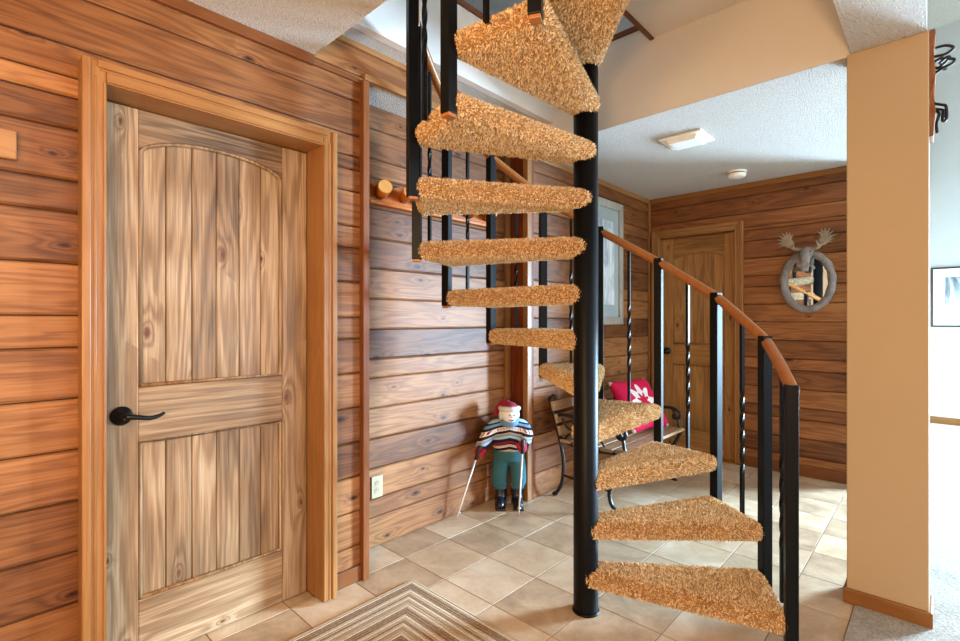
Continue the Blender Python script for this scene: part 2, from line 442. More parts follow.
# ------------------------------------------------------------------ doors
def door(name, mz, mh, mcas_z, mcas_h, W, H, y_face, n_planks, arch_side, arch_mid, zs, stile, hand, casing, place):
    """front face at local y=0 looking to -y, x to the right, z up; place() maps local points to the room"""
    root = struct(link(D.objects.new(name, None))); root.matrix_world = place
    s0, s1 = stile, W-stile
    zb, zm0, zm1 = zs                              # bottom rail top, lock rail bottom and top
    b = .004
    for a, c in ((0, s0), (s1, W)): MB().box((a, 0, 0), (c, .035, H), b).build('stile', mz, root)
    MB().box((s0, .002, 0), (s1, .033, zb), b).build('bottom_rail', mh, root)
    MB().box((s0, .002, zm0), (s1, .033, zm1), b).build('lock_rail', mh, root)
    def arch(x): 
        t = (x-s0)/(s1-s0)*2-1
        return arch_side + (arch_mid-arch_side)*math.sqrt(max(0, 1-t*t*.93))/1.0 - (arch_mid-arch_side)*math.sqrt(.07)*0
    n = 28; xs = [s0+(s1-s0)*i/n for i in range(n+1)]
    poly = [(s0, H), ] + [(x, arch(x)) for x in xs] + [(s1, H)]
    MB().prism(poly, lambda p: (p[0], .002, p[1]), lambda p: (p[0], .033, p[1]), .003).build('top_rail', mh, root)
    # moulding beads round the two panels
    mo = MB(); r = .007
    top = [(x, .006, arch(x)-r) for x in xs]
    mo.tube([(s0+r, .006, zm1+r)] + [(s0+r, .006, arch(s0)-r)] + top[1:-1] + [(s1-r, .006, arch(s1)-r), (s1-r, .006, zm1+r), (s0+r, .006, zm1+r)], r, 8)
    mo.tube([(s0+r, .006, zb+r), (s0+r, .006, zm0-r), (s1-r, .006, zm0-r), (s1-r, .006, zb+r), (s0+r, .006, zb+r)], r, 8)
    mo.build('panel_moulding', mz, root)
    for nm, z0, zt in (('upper_panel', zm1, None), ('lower_panel', zb, zm0)):
        p = MB(); w = (s1-s0)/n_planks
        for i in range(n_planks):
            a, c = s0+i*w+.0012, s0+(i+1)*w-.0012
            if zt is None:
                k = 6; tops = [(a+(c-a)*j/k, arch(a+(c-a)*j/k)+.004) for j in range(k, -1, -1)]
            else: tops = [(c, zt+.004), (a, zt+.004)]
            poly = [(a, z0-.004), (c, z0-.004)] + tops
            p.prism(poly, lambda t: (t[0], .014, t[1]), lambda t: (t[0], .024, t[1]), .003, 1)
        p.build(nm, mz, root)
    MB().box((.01, .0245, .01), (W-.01, .0325, H-.02)).build('panel_backing', M['dark_gap'], root)
    # casing and jamb: cw wide, proud of the wall by y_face
    cw, yf, yw = casing
    cs = MB()
    for a, c in ((-cw-.004, -.004), (W+.004, W+cw+.004)): 
        cs.box((a, yf, 0), (c, yw, H+.008+cw), .005)
        cs.box((a+(.0 if a < 0 else cw*.62), yf-.008, 0), (c-(cw*.62 if a < 0 else 0), yf+.01, H+.008+cw), .004)
    for a, c in ((-.013, -.004), (W+.004, W+.013)): cs.box((a, yf-.004, 0), (c, yf+.01, H+.004), .003)
    for a in (-cw*.52, W+cw*.52): cs.box((a-.004, yf-.003, 0), (a+.004, yf+.01, H+.02), .0025)
    cs.build('casing_side', mcas_z, root)
    ch = MB(); ch.box((-.004, yf, H+.008), (W+.004, yw, H+.008+cw), .005)
    ch.box((-.004-cw*.38, yf-.008, H+.008+cw*.62), (W+.004+cw*.38, yf+.01, H+.008+cw), .004)
    ch.box((-.004, yf-.004, H+.008), (W+.004, yf+.01, H+.017), .003); ch.box((-.02, yf-.003, H+.008+cw*.48), (W+.02, yf+.01, H+.016+cw*.48), .0025)
    ch.build('casing_head', mcas_h, root)
    jb = MB()
    jb.box((-.014, yf+.004, 0), (-.003, .06, H+.016), .002); jb.box((W+.003, yf+.004, 0), (W+.014, .06, H+.016), .002)
    jb.build('jamb_side', mcas_z, root)
    MB().box((-.003, yf+.004, H+.004), (W+.003, .06, H+.016), .002).build('jamb_head', mcas_h, root)
    MB().box((-.014, .0605, 0), (W+.014, .075, H+.03)).build('light_block', M['dark_gap'], root)  # added backing sheet that keeps light from leaking round the door
    if hand is not None:
        hx, hz, dr = hand
        h = link(D.objects.new('lever_handle', None), root); h.location = (hx, 0, hz)
        Rm = Matrix.Rotation(PI/2, 4, 'X')
        MB().lathe([(.001, 0), (.034, 0), (.034, .005), (.029, .012), (.016, .014), (.014, .045), (.001, .046)], 28, Rm).build('rosette', M['bronze'], h)
        if dr == 0:
            MB().lathe([(.001, .03), (.014, .03), (.024, .045), (.026, .056), (.020, .066), (.001, .069)], 24, Rm).build('knob', M['bronze'], h); return root
        pts = bez([(0, -.042, 0), (.012*dr, -.052, .001), (.04*dr, -.056, -.004), (.075*dr, -.054, -.011), (.105*dr, -.05, -.007), (.122*dr, -.047, .001)])
        MB().tube(pts, [.0105]*8 + [.0105-.005*i/(len(pts)-9) for i in range(len(pts)-8)], 10).build('lever', M['bronze'], h)
        MB().tube([(0, -.046, -.004), (0, -.0555, -.004)], .004, 10).build('keyhole_pin', M['iron'], h)
    return root
pl1 = Matrix.Translation((-2.12, .332, .006)) @ Matrix.Rotation(PI/2, 4, 'Z')
# local x -> room +y, local -y -> room +x
M['pine_dx'] = wood('pine_door_boards_vertical', 'z', 'x', PD, PM, PL, .40, .42, 1.1, knotcol=srgb(96, 50, 30), tone=.3, stretch=.45, warp=.12)
M['pine_dr'] = wood('pine_door_boards_across', 'x', 'z', PD, PM, PL, .55, .42, 1.1, knotcol=srgb(96, 50, 30), tone=.3, stretch=.45, warp=.12)
M['cas_z'] = wood('honey_casing_vertical', 'z', 'x', srgb(98, 62, 32), srgb(140, 95, 53), srgb(164, 118, 72), 0, .32, .6, tone=.15)
M['cas_x'] = wood('honey_casing_across', 'x', 'z', srgb(98, 62, 32), srgb(140, 95, 53), srgb(164, 118, 72), 0, .32, .6, tone=.15)
d1 = door('door_1', M['pine_dx'], M['pine_dr'], M['cas_z'], M['cas_x'], .762, 2.012, 0, 6, 1.845, 1.935, (.225, .802, 1.0), .114, (.062, .905, 1), (.064, -.145, -.078), pl1)
pl2 = Matrix.Translation((-1.972, 4.70, .006))
d2 = door('door_2', M['pine_back_z'], M['pine_back_x'], M['cas_z'], M['cas_x'], .672, 2.03, 0, 5, 1.80, 1.885, (.22, .83, 1.02), .105, (.050, .95, 0), (.066, -.085, -.058), pl2)
slab('trim_14', (-1.985, 4.60, 0), (-1.285, 4.70, .012), M['brass'], .002)   # threshold

# ------------------------------------------------------------------ spiral staircase
PX, PY, RISE, STEP, A0, RP = -1.112, 1.851, .2015, 25.0, 15.0, .75
st = thing('spiral_staircase', 'black steel spiral staircase with golden shag carpeted treads and a wooden handrail', 'staircase', (PX, PY, 0))
MB().lathe([(.05, .004), (.052, .01), (.0525, .02), (.0525, 2.94), (.001, 2.94)], 40).build('center_pole', M['black'], st)
MB().lathe([(.001, 0), (.058, 0), (.058, .006), (.054, .009), (.001, .009)], 40).build('base_plate', M['black'], st)
def tread_mesh():
    a0, a1 = math.radians(-1.6), math.radians(STEP+1.8); w = .056; ro = RP-.006
    am = (a0+a1)/2
    d0 = Vector((math.cos(a0), math.sin(a0), 0)); d1 = Vector((math.cos(a1), math.sin(a1), 0)); dm = Vector((math.cos(am), math.sin(am), 0)); nm = Vector((-dm.y, dm.x, 0))
    pts = [dm*-.014 - nm*.046, d0*ro, d1*ro, dm*-.012 + nm*w]
    poly = [(p.x, p.y) for p in pts]
    b = MB(); b.prism(poly, lambda p: (p[0], p[1], -.074), lambda p: (p[0], p[1], -.006), .027, 4)
    return b
def pile_mesh():
    """short yarn ends standing on the carpet skin of one tread"""
    src = tread_mesh().b; bmesh.ops.triangulate(src, faces=src.faces[:]); bmesh.ops.recalc_face_normals(src, faces=src.faces)
    R = random.Random(5); V = []; F = []
    for f in src.faces:
        n = f.normal.copy(); a, b, c = [v.co for v in f.verts]; want = f.calc_area()/1.6e-5
        for _ in range(int(want)+(R.random() < want % 1)):
            u, v = R.random(), R.random()
            if u+v > 1: u, v = 1-u, 1-v
            p = a+(b-a)*u+(c-a)*v
            d = (n+Vector((R.gauss(0, .45), R.gauss(0, .45), R.gauss(0, .45)))).normalized()
            side = d.cross(Vector((R.gauss(0, 1), R.gauss(0, 1), R.gauss(0, 1)))).normalized()
            L = R.uniform(.008, .014); w = R.uniform(.0013, .0021)
            e = p+d*L*.6; tip = p+(d+Vector((R.gauss(0, .3), R.gauss(0, .3), R.gauss(0, .3)))).normalized()*L
            i = len(V); V += [p-side*w, p+side*w, e+side*w, e-side*w, tip]
            F += [(i, i+1, i+2, i+3), (i+3, i+2, i+4)]
    src.free(); b = MB(); 
    me = D.meshes.new('tmp'); me.from_pydata(V, [], F); b.b.from_mesh(me); D.meshes.remove(me); return b
tm = None
clouds = D.textures.new('pile_tufts', 'CLOUDS'); clouds.noise_scale = .0125; clouds.noise_depth = 2
clouds2 = D.textures.new('pile_lumps', 'CLOUDS'); clouds2.noise_scale = .06; clouds2.noise_depth = 1
treads = []
for k in range(1, 14):
    if k == 1:
        t = tread_mesh().build('tread', M['tread_carpet'], st, remesh=.006)
        for tex, s in ((clouds2, .008), (clouds, .010)):
            dm_ = t.modifiers.new('Pile', 'DISPLACE'); dm_.texture = tex; dm_.strength = s; dm_.mid_level = .5; dm_.texture_coords = 'LOCAL'
        t0 = t; pile0 = pile_mesh().build('carpet_pile', M['pile'], t); pile0['kind'] = 'stuff'
    else:
        t = t0.copy(); link(t); t.parent = st
        p = pile0.copy(); link(p); p.parent = t
    t.location = (0, 0, RISE*k-.006); t.rotation_euler = (0, 0, math.radians(A0+STEP*(k-1)))
RZ = lambda k: RISE*k+.7605+max(0, 2-k)*.035                     # handrail height at post k
hw = .0205
for k in range(1, 14):
    a = math.radians(A0+STEP*(k-1)); zb = RISE*(k-1)-.085 if k > 1 else 0.0
    p = MB().box((-hw, -hw, 0), (hw, hw, RZ(k)+.022-zb), .003).build('post', M['black'], st)
    p.location = (RP*math.cos(a), RP*math.sin(a), zb); p.rotation_euler = (0, 0, a+.12)
    if k > 1:
        c = MB().box((-hw+.003, -hw+.003, -.012), (hw-.003, hw-.003, .0), .002).build('post_plug', M['rail_wood'], p)
def baluster(h):
    b = MB(); n = max(10, int(h/.012)); s = .0078; V = []; F = []
    for i in range(n+1):
        z = h*i/n; f = i/n
        tw = 0 if f < .22 else (min(1, (f-.22)/.42))*PI*2.5
        for q in range(4):
            an = tw+PI/4+q*PI/2; V.append((s*1.35*math.cos(an), s*1.35*math.sin(an), z))
    for i in range(n):
        for q in range(4): F.append((i*4+q, i*4+(q+1) % 4, (i+1)*4+(q+1) % 4, (i+1)*4+q))
    F += [(3, 2, 1, 0), (n*4, n*4+1, n*4+2, n*4+3)]
    b.add(V, F); return b
bal0 = None
for k in range(1, 13):
    a = math.radians(A0+STEP*(k-.5)); zb = RISE*k-.05
    if bal0 is None:
        bal0 = o = baluster(RISE*(k+.5)+.7605-zb).build('baluster', M['black'], st, smooth=False)
    else: o = bal0.copy(); link(o); o.parent = st
    o.location = (RP*math.cos(a), RP*math.sin(a), zb); o.rotation_euler = (0, 0, a)
pts = []
for i in range(0, 12*14+1):
    f = .975+.025*(i < 1)*0+i/14 if i else .97; k0 = max(1, int(f)); fr = f-k0
    a, c = [math.radians(A0+STEP*(q-1)) for q in (k0, k0+1)]; rr = RP+.004
    ch = Vector((rr*math.cos(a)*(1-fr)+rr*math.cos(c)*fr, rr*math.sin(a)*(1-fr)+rr*math.sin(c)*fr))
    m_ = a+(c-a)*fr; ar = Vector((rr*math.cos(m_), rr*math.sin(m_))); p = ch*.7+ar*.3
    pts.append((p.x, p.y, RZ(f)))
MB().tube(pts, .022, 14).build('handrail', M['rail_wood'], st)

# ------------------------------------------------------------------ rug
def m_rug(hx, hy):
    q = N('braided_rug'); v = q.obj(); s = q.sep(v)
    dx = q.math('SUBTRACT', hx, q.math('ABSOLUTE', s[0])); dy = q.math('SUBTRACT', hy, q.math('ABSOLUTE', s[1]))
    d = q.math('MINIMUM', dx, dy)
    u = q.math('FRACT', q.math('DIVIDE', d, .135))
    cream, tan, dk, grey = srgb(206, 188, 162), srgb(184, 158, 128), srgb(140, 112, 86), srgb(164, 138, 110)
    base = q.ramp(u, [(0, tan), (.10, cream), (.20, dk), (.48, cream), (.60, tan), (.68, dk), (.78, cream), (.90, grey)], 'CONSTANT')
    n = q.noise(v, 140, 2, .7); n2 = q.noise(v, 60, 2)
    speck = q.math('GREATER_THAN', n, .56)
    col = q.mix(q.math('MULTIPLY', speck, .55), base, q.mix(n2, srgb(110, 84, 62), srgb(214, 196, 170)))
    h = q.math('ABSOLUTE', q.math('SINE', q.math('MULTIPLY', d, PI/.0135)))
    h = q.math('ADD', h, q.math('MULTIPLY', n, .8))
    q.bump(h, .9, .006)
    return q.done(col, .95, 0, .1)
hx, hy = .60, .92
rug = MB().box((-hx, -hy, 0), (hx, hy, .010), .004).build('braided_rug', m_rug(hx, hy))
rug.location = (-1.842+hx, 1.488-hy, .0005)
tag(rug, 'rectangular braided rug with beige and brown bands on the tiles before the near door', 'rug')

# ------------------------------------------------------------------ small wall and ceiling fixtures
def outlet():
    t = thing('wall_outlet', 'almond duplex outlet low on the plank wall just past the thin upright trim', 'outlet', (WR+.0005, 1.575, .335), PI/2)
    # local -y looks into the room
    MB().box((-.037, -.006, -.06), (.037, 0, .06), .003).build('cover_plate', M['almond'], t)
    for s in (-1, 1):
        r = MB().prism([(.017*math.cos(2*PI*i/20), .0145*math.sin(2*PI*i/20)+s*.02) for i in range(20)], lambda p: (p[0], -.0085, p[1]), lambda p: (p[0], -.004, p[1])).build('receptacle', M['almond'], t)
        b = MB()
        for xx in (-.0065, .0065): b.box((xx-.0012, -.0092, s*.02+.001), (xx+.0012, -.0084, s*.02+.009))
        b.ell((0, -.0087, s*.02-.006), (.0025, .0006, .0025), 10); b.build('slots', M['slot'], r)
    MB().ell((0, -.006, 0), (.003, .0015, .003), 10).build('screw', M['brass'], t)
outlet()
sd = thing('smoke_detector', 'round white smoke detector on the ceiling above the far door', 'smoke detector', (-1.17, 4.22, CZ))
MB().lathe([(.001, 0), (.072, 0), (.072, -.012), (.001, -.012)], 36).build('mounting_base', M['plastic'], sd)
MB().lathe([(.001, -.012), (.060, -.012), (.060, -.018), (.066, -.020), (.066, -.036), (.056, -.046), (.03, -.05), (.001, -.05)], 36).build('housing', M['plastic'], sd)
MB().lathe([(.061, -.0125), (.0625, -.0125), (.0625, -.0195), (.061, -.0195)], 36).build('vent_slot', M['slot'], sd)
cv = thing('ceiling_vent', 'square white ceiling vent cover near the staircase opening', 'vent', (-1.20, 3.24, CZ))
MB().box((-.135, -.125, -.012), (.135, .125, 0), .006).build('outer_frame', M['plastic'], cv)
b = MB(); b.prism([(-.10, -.09), (.10, -.09), (.10, .09), (-.10, .09)], lambda p: (p[0], p[1], -.01), lambda p: (p[0]*.86, p[1]*.86, -.034), .004); b.build('raised_cover', M['plastic'], cv)

# plank end at the frame's left edge
pk = thing('wall_plank', 'short honey coloured board fixed to the plank wall left of the near door', 'board', (WL, -.2, 1.775))
MB().box((0, -.45, -.043), (.024, .318, .043), .004).build('board', M['trim_y'], pk)
b = MB()
for yy in (-.2, .0): b.tube([(.024, yy, -.005), (.075, yy, .012)], [.011, .013], 12)
b.build('pegs', M['trim_y'], pk)

# coat rack of sliced logs in the recess
cr = thing('coat_rack', 'carved wooden coat rack with pale sawn log pegs high on the recessed plank wall', 'coat rack', (WR, 2.0, 1.95))
b = MB(); n = 40
prof = [(-.50+1.0*i/n, .045+.012*math.sin(i*.9)+.008*math.sin(i*2.3)) for i in range(n+1)] + [(.50-1.0*i/n, -.05-.012*math.sin(i*1.3)) for i in range(n+1)]
b.prism(prof, lambda p: (.0, p[0], p[1]), lambda p: (.022, p[0], p[1]), .004); b.build('back_board', M['log_wood'], cr)
b = MB(); b.box((.0, -.5, -.07), (.05, .5, -.052), .004); b.build('lower_ledge', M['log_wood'], cr)
for i, yy in enumerate((-.42, -.26, -.12, .10, .28, .44)):
    rr = .040 if i % 2 == 0 else .034
    pg = MB().tube([(.018, yy, -.005), (.06, yy-.01, .0), (.115, yy-.03, .012)], [rr*.82, rr*.9, rr], 18).build('log_peg', M['log_wood'], cr)
    MB().tube([(.1145, yy-.0299, .0118), (.1175, yy-.031, .0126)], rr*.93, 18).build('sawn_end', M['cut_wood'], pg)

# ------------------------------------------------------------------ pictures
def m_print(name, a, b, c, scale):
    q = N(name); v = q.obj(); s = q.sep(v)
    vv = q.comb(q.math('MULTIPLY', s[0], 3.5), q.math('MULTIPLY', s[1], 3.5), s[2])
    n = q.noise(vv, scale, 6, .6, 1.0)
    n2 = q.noise(v, scale*.4, 2)
    f = q.math('ADD', q.math('MULTIPLY', n, .8), q.math('MULTIPLY', n2, .25))
    return q.done(q.ramp(f, [(.38, a), (.5, b), (.62, c)]), .35, 0, .4)
def frame(root, w, h, fw, depth, mat, side):
    """four mitred bars; local x along wall, -y out of it"""
    f = MB()
    for k in range(4):
        L, o = (w/2, h/2) if k % 2 == 0 else (h/2, w/2)
        poly = [(-L, o), (L, o), (L-fw, o-fw), (-L+fw, o-fw)]
        an = k*PI/2; R = lambda p: (p[0]*math.cos(an)-p[1]*math.sin(an), p[0]*math.sin(an)+p[1]*math.cos(an))
        f.prism(poly, lambda p: (R(p)[0], 0, R(p)[1]), lambda p: (R(p)[0], -depth, R(p)[1]), .004)
    return f.build('frame', mat, root)
M['whitewash'] = wood('whitewashed_frame', 'z', 'x', srgb(112, 104, 90), srgb(160, 154, 142), srgb(190, 186, 176), .1, .5, .9, tone=.3)
M['frame_dark'] = flat('dark_frame', srgb(46, 34, 28), .35)
M['mat_board'] = flat('mat_board', srgb(232, 232, 228), .8, var=.02)
M['mat_grey'] = flat('grey_mat_board', srgb(150, 160, 158), .7, var=.03)
p1 = thing('framed_picture', 'tall picture in a whitewashed frame on the plank wall behind the stair pole', 'picture', (WP+.001, 3.71, 1.745), PI/2)
frame(p1, .68, 1.06, .065, .03, M['whitewash'], 1)
MB().box((-.28, -.012, -.47), (.28, -.002, .47)).build('mat', M['mat_grey'], p1)
MB().box((-.20, -.0135, -.36), (.20, -.0122, .36)).build('print', m_print('snowy_print', srgb(120, 134, 140), srgb(176, 186, 190), srgb(216, 220, 220), 3), p1)
p2 = thing('framed_print', 'dark framed print with a white mat on the white living room wall', 'picture', (.235, 8.098, 1.53))
frame(p2, .62, 1.0*.72, .022, .025, M['frame_dark'], 1)
MB().box((-.29, -.012, -.34), (.29, -.002, .34)).build('mat', M['mat_board'], p2)
MB().box((-.185, -.0135, -.23), (.185, -.0122, .24)).build('print', m_print('mountain_print', srgb(44, 56, 66), srgb(120, 134, 142), srgb(214, 216, 212), 2.2), p2)

# ------------------------------------------------------------------ moose mirror
M['antler'] = flat('weathered_resin', srgb(116, 108, 102), .7, var=.6, scale=24, bump=.008)
M['antler_pale'] = flat('bone_resin', srgb(126, 110, 88), .6, var=.4, scale=35, bump=.003)
q = N('mirror_glass'); M['mirror'] = q.done(srgb(236, 238, 236), .01, 1, .5)
mm = thing('moose_mirror', 'oval mirror in a grey resin frame topped by a moose head with antlers', 'mirror', (-.765, WB, 1.56))
pts = [(.163*math.cos(2*PI*i/48), -.03, .222*math.sin(2*PI*i/48)) for i in range(49)]
MB().tube(pts, [.029+.003*math.sin(i*1.7) for i in range(49)], 14, cap=False, up=(0, 1, 0)).build('oval_frame', M['antler'], mm, remesh=.006, soft=2)
MB().prism([(.145*math.cos(2*PI*i/48), .205*math.sin(2*PI*i/48)) for i in range(48)], lambda p: (p[0], -.014, p[1]), lambda p: (p[0], -.004, p[1])).build('glass', M['mirror'], mm)
b = MB()
b.ell((0, -.075, .220), (.048, .050, .052)); b.ell((-.005, -.100, .165), (.036, .040, .055)); b.ell((-.010, -.118, .120), (.040, .036, .034))
b.tube([(0, -.02, .235), (0, -.075, .215)], [.045, .040], 14)
b.ell((.012, -.085, .10), (.010, .012, .030))
for s in (-1, 1):
    b.ell((s*.026, -.105, .225), (.012, .010, .014)); b.ell((-.008+s*.016, -.138, .128), (.010, .007, .010))
for s in (-1, 1): b.ell((-.010+s*.028, -.135, .118), (.016, .018, .018)); b.tube([(s*.036, -.06, .245), (s*.072, -.065, .262), (s*.098, -.07, .258)], [.014, .019, .005], 10)
b.ell((-.010, -.112, .088), (.026, .026, .016))
hd = b.build('moose_head', M['antler'], mm, remesh=.0055, soft=3)
b = MB()
for s in (-1, 1): MB().ell((s*.036, -.112, .228), (.0065, .005, .007), 10).build('eye', M['slot'], hd)
for s in (-1, 1):
    b = MB()
    b.tube(bez([(s*.025, -.075, .255), (s*.055, -.082, .252), (s*.085, -.088, .262), (s*.105, -.09, .285)]), [.014]*8+[.013]*8+[.012]*9, 10)
    b.ell((s*.118, -.090, .312), (.036, .010, .046), 18, Matrix.Rotation(s*.35, 3, 'Y'))
    for j in range(8):
        an = math.radians(-20+j*20); base = Vector((s*(.116+.022*math.cos(an)), -.090, .310+.034*math.sin(an)))
        L = (.046, .056, .062, .066, .066, .062, .056, .048)[j]
        dirn = Vector((s*math.cos(an), -.30, math.sin(an)))
        b.tube([base, base+dirn*L*.6+Vector((0, .006, .003)), base+dirn*L], [.0085, .007, .003], 8)
    b.tube([(s*.085, -.088, .262), (s*.078, -.11, .29), (s*.074, -.125, .315)], [.010, .007, .003], 8)
    b.build('antler', M['antler_pale'], mm, remesh=.0045, soft=1)

# ------------------------------------------------------------------ iron hook plaque on the pillar side
M['plaque'] = wood('rustic_plaque', 'z', 'y', srgb(92, 52, 26), srgb(134, 82, 44), srgb(160, 106, 62), .2, .5, .9)
hk = thing('hook_plaque', 'rustic wooden plaque with twisted black iron branches on the side of the cream pillar', 'wall hook', (-.03, 2.78, 2.225))
b = MB(); n = 24
prof = [(-.055+.006*math.sin(i*1.1), -.22+.44*i/n) for i in range(n+1)] + [(.055+.006*math.sin(i*1.7), .22-.44*i/n) for i in range(n+1)]
b.prism(prof, lambda p: (0, p[0], p[1]), lambda p: (.016+.004*math.sin(p[1]*40), p[0], p[1]), .003); b.build('backboard', M['plaque'], hk)
br = [[(.012, -.01, .12), (.05, -.02, .115), (.072, -.03, .128), (.05, -.03, .145), (.02, -.01, .155)],
      [(.012, 0, .08), (.03, -.01, .07), (.06, -.02, .095), (.05, -.02, .10), (.03, -.01, .085)],
      [(.012, .01, .055), (.04, -.02, .06), (.068, -.03, .066), (.074, -.03, .08), (.055, -.03, .09)],
      [(.012, 0, .10), (.04, .0, .11), (.035, .01, .075), (.05, .0, .06)]]
o = MB()
for p in br: o.tube(bez(p, 6), .0055, 8)
o.build('iron_branch', M['iron'], hk)
o = MB()
for p in ([(.012, 0, -.07), (.035, -.01, -.085), (.05, -.02, -.10), (.052, -.02, -.15), (.04, -.02, -.155), (.042, -.01, -.11)],
          [(.012, 0, -.10), (.03, -.01, -.12), (.022, -.01, -.16), (.024, -.01, -.20)], [(.012, .01, -.09), (.045, 0, -.11), (.05, 0, -.14)]):
    o.tube(bez(p, 6), .0055, 8)
o.build('iron_branch', M['iron'], hk)

# ------------------------------------------------------------------ bench
Y0, Y1 = 2.915, 3.82
bn = thing('garden_bench', 'small slatted wooden bench with black cast iron scroll ends against the plank wall', 'bench', (-1.75, (Y0+Y1)/2, 0))
def loc(x, y, z): return (x+1.75, y-(Y0+Y1)/2, z)
def end_frame(y):
    f = MB()
    def c(pts, r=.012, n=8): f.tube(bez([loc(p[0], y, p[1]) for p in pts], n), r, 8)
    c([(-2.035, .70), (-2.05, .685), (-2.042, .66), (-2.0, .55), (-1.965, .42), (-1.935, .30), (-1.93, .2), (-1.945, .1), (-1.985, .03), (-2.01, .014)], .0135)
    c([(-2.035, .70), (-2.015, .715), (-2.0, .70), (-2.01, .685)], .008)
    c([(-1.965, .42), (-1.85, .385), (-1.7, .378), (-1.55, .385), (-1.45, .392)], .014)
    c([(-2.005, .565), (-1.93, .585), (-1.8, .575), (-1.65, .565), (-1.53, .565), (-1.475, .545), (-1.46, .51), (-1.485, .485), (-1.515, .495), (-1.512, .52)], .0125)
    c([(-1.52, .56), (-1.48, .48), (-1.47, .43), (-1.455, .39)], .011)
    c([(-1.455, .39), (-1.50, .30), (-1.55, .2), (-1.575, .12), (-1.56, .05), (-1.52, .014), (-1.50, .014)], .0135)
    c([(-1.93, .16), (-1.8, .15), (-1.7, .165), (-1.575, .13)], .0095)
    for s, x0 in ((1, -1.93), (-1, -1.60)):
        c([(x0, .40), (x0+.04*s, .45), (x0+.10*s, .47), (x0+.14*s, .44), (x0+.11*s, .415), (x0+.085*s, .435)], .0075)
    c([(-1.94, .56), (-1.90, .50), (-1.84, .49), (-1.80, .53), (-1.83, .555), (-1.855, .535)], .0075)
    c([(-1.72, .38), (-1.735, .46), (-1.70, .52), (-1.66, .565)], .0075)
    for x in (-2.005, -1.505): f.ell(loc(x, y, .010), (.025, .014, .010), 12)
    return f.build('end_frame', M['iron'], bn)
end_frame(Y0); end_frame(Y1)
for i in range(5):
    x = -1.90+i*.105
    MB().box(loc(x-.042, Y0-.03, .392+(.004 if i in (0, 4) else 0)), loc(x+.042, Y1+.03, .414+(.004 if i in (0, 4) else 0)), .005).build('seat_slat', M['bench_wood'], bn)
for z, x in ((.64, -2.024), (.555, -1.994), (.475, -1.966)):
    Mr = Matrix.Translation(loc(x+.016, 0, z)) @ Matrix.Rotation(-.26, 4, 'Y')
    Mr = Matrix.Translation(Vector((x+1.75+.018, 0, z))) @ Matrix.Rotation(-.26, 4, 'Y')
    L = (Y1-Y0)/2+.03
    MB().box((-.010, -L, -.033), (.010, L, .033), .004, M=Mr).build('back_slat', M['bench_wood'], bn)

# ------------------------------------------------------------------ pillows
def m_pillow(name, base, pat, thr):
    q = N(name); v = q.obj(); s = q.sep(v)
    r = q.math('POWER', q.math('ADD', q.math('POWER', s[0], 2.0), q.math('POWER', s[2], 2.0)), .5)
    an = q.math('ARCTAN2', s[2], s[0])
    star = q.math('MULTIPLY_ADD', q.math('COSINE', q.math('MULTIPLY', an, 8.0)), .030, .115)
    inner = q.math('MULTIPLY_ADD', q.math('COSINE', q.math('MULTIPLY', an, 8.0)), -.018, .055)
    m1 = q.math('MULTIPLY', q.math('LESS_THAN', r, star), q.math('GREATER_THAN', r, inner))
    edge = q.math('GREATER_THAN', q.math('ADD', q.math('ABSOLUTE', s[0]), q.math('ABSOLUTE', s[2])), thr)
    n = q.noise(v, 320, 2)
    c = q.mix(q.math('MAXIMUM', m1, edge), base, pat)
    c = q.mix(q.math('MULTIPLY', n, .25), c, tuple(x*.6 for x in base[:3])+(1,))
    q.bump(n, .4, .002)
    return q.done(c, .9, 0, .15)
def pillow(name, label, W, H, T, mat, loc_, rot):
    n = 26; V = []; F = []
    for side in (1, -1):
        for j in range(n+1):
            for i in range(n+1):
                u, v = i/n*2-1, j/n*2-1
                th = T/2*((1-u**4)*(1-v**4))**.55
                pin = 1-.07*(1-abs(v))*abs(u)**2, 1-.07*(1-abs(u))*abs(v)**2
                wr = .004*math.sin(9*u+4*v)*math.sin(7*v)
                V.append((u*W/2*pin[0], -side*(th+(wr if th > .01 else 0)), v*H/2*pin[1]))
    o = (n+1)**2
    for s in (0, 1):
        for j in range(n):
            for i in range(n):
                a = s*o+j*(n+1)+i; f = (a, a+1, a+n+2, a+n+1); F.append(f if s == 0 else f[::-1])
    b = MB(); b.add(V, F, True); bmesh.ops.remove_doubles(b.b, verts=b.b.verts, dist=1e-5)
    p = b.build(name, mat); p.location = loc_; p.rotation_euler = rot
    return tag(p, label, 'pillow')
RED, WHT = srgb(206, 30, 72), srgb(240, 236, 232)
pillow('throw_pillow', 'crimson and white snowflake pillow at the far end of the bench', .46, .42, .12, m_pillow('crimson_snowflake_fabric', RED, WHT, .40), (-1.69, 3.59, .605), (math.radians(-33), 0, math.radians(80)))
pillow('throw_pillow', 'dark red pillow at the bench end nearest the skier doll', .34, .34, .10, m_pillow('red_fabric', srgb(150, 24, 32), srgb(206, 170, 130), .6), (-1.80, 3.11, .585), (math.radians(-17), 0, math.radians(90)))

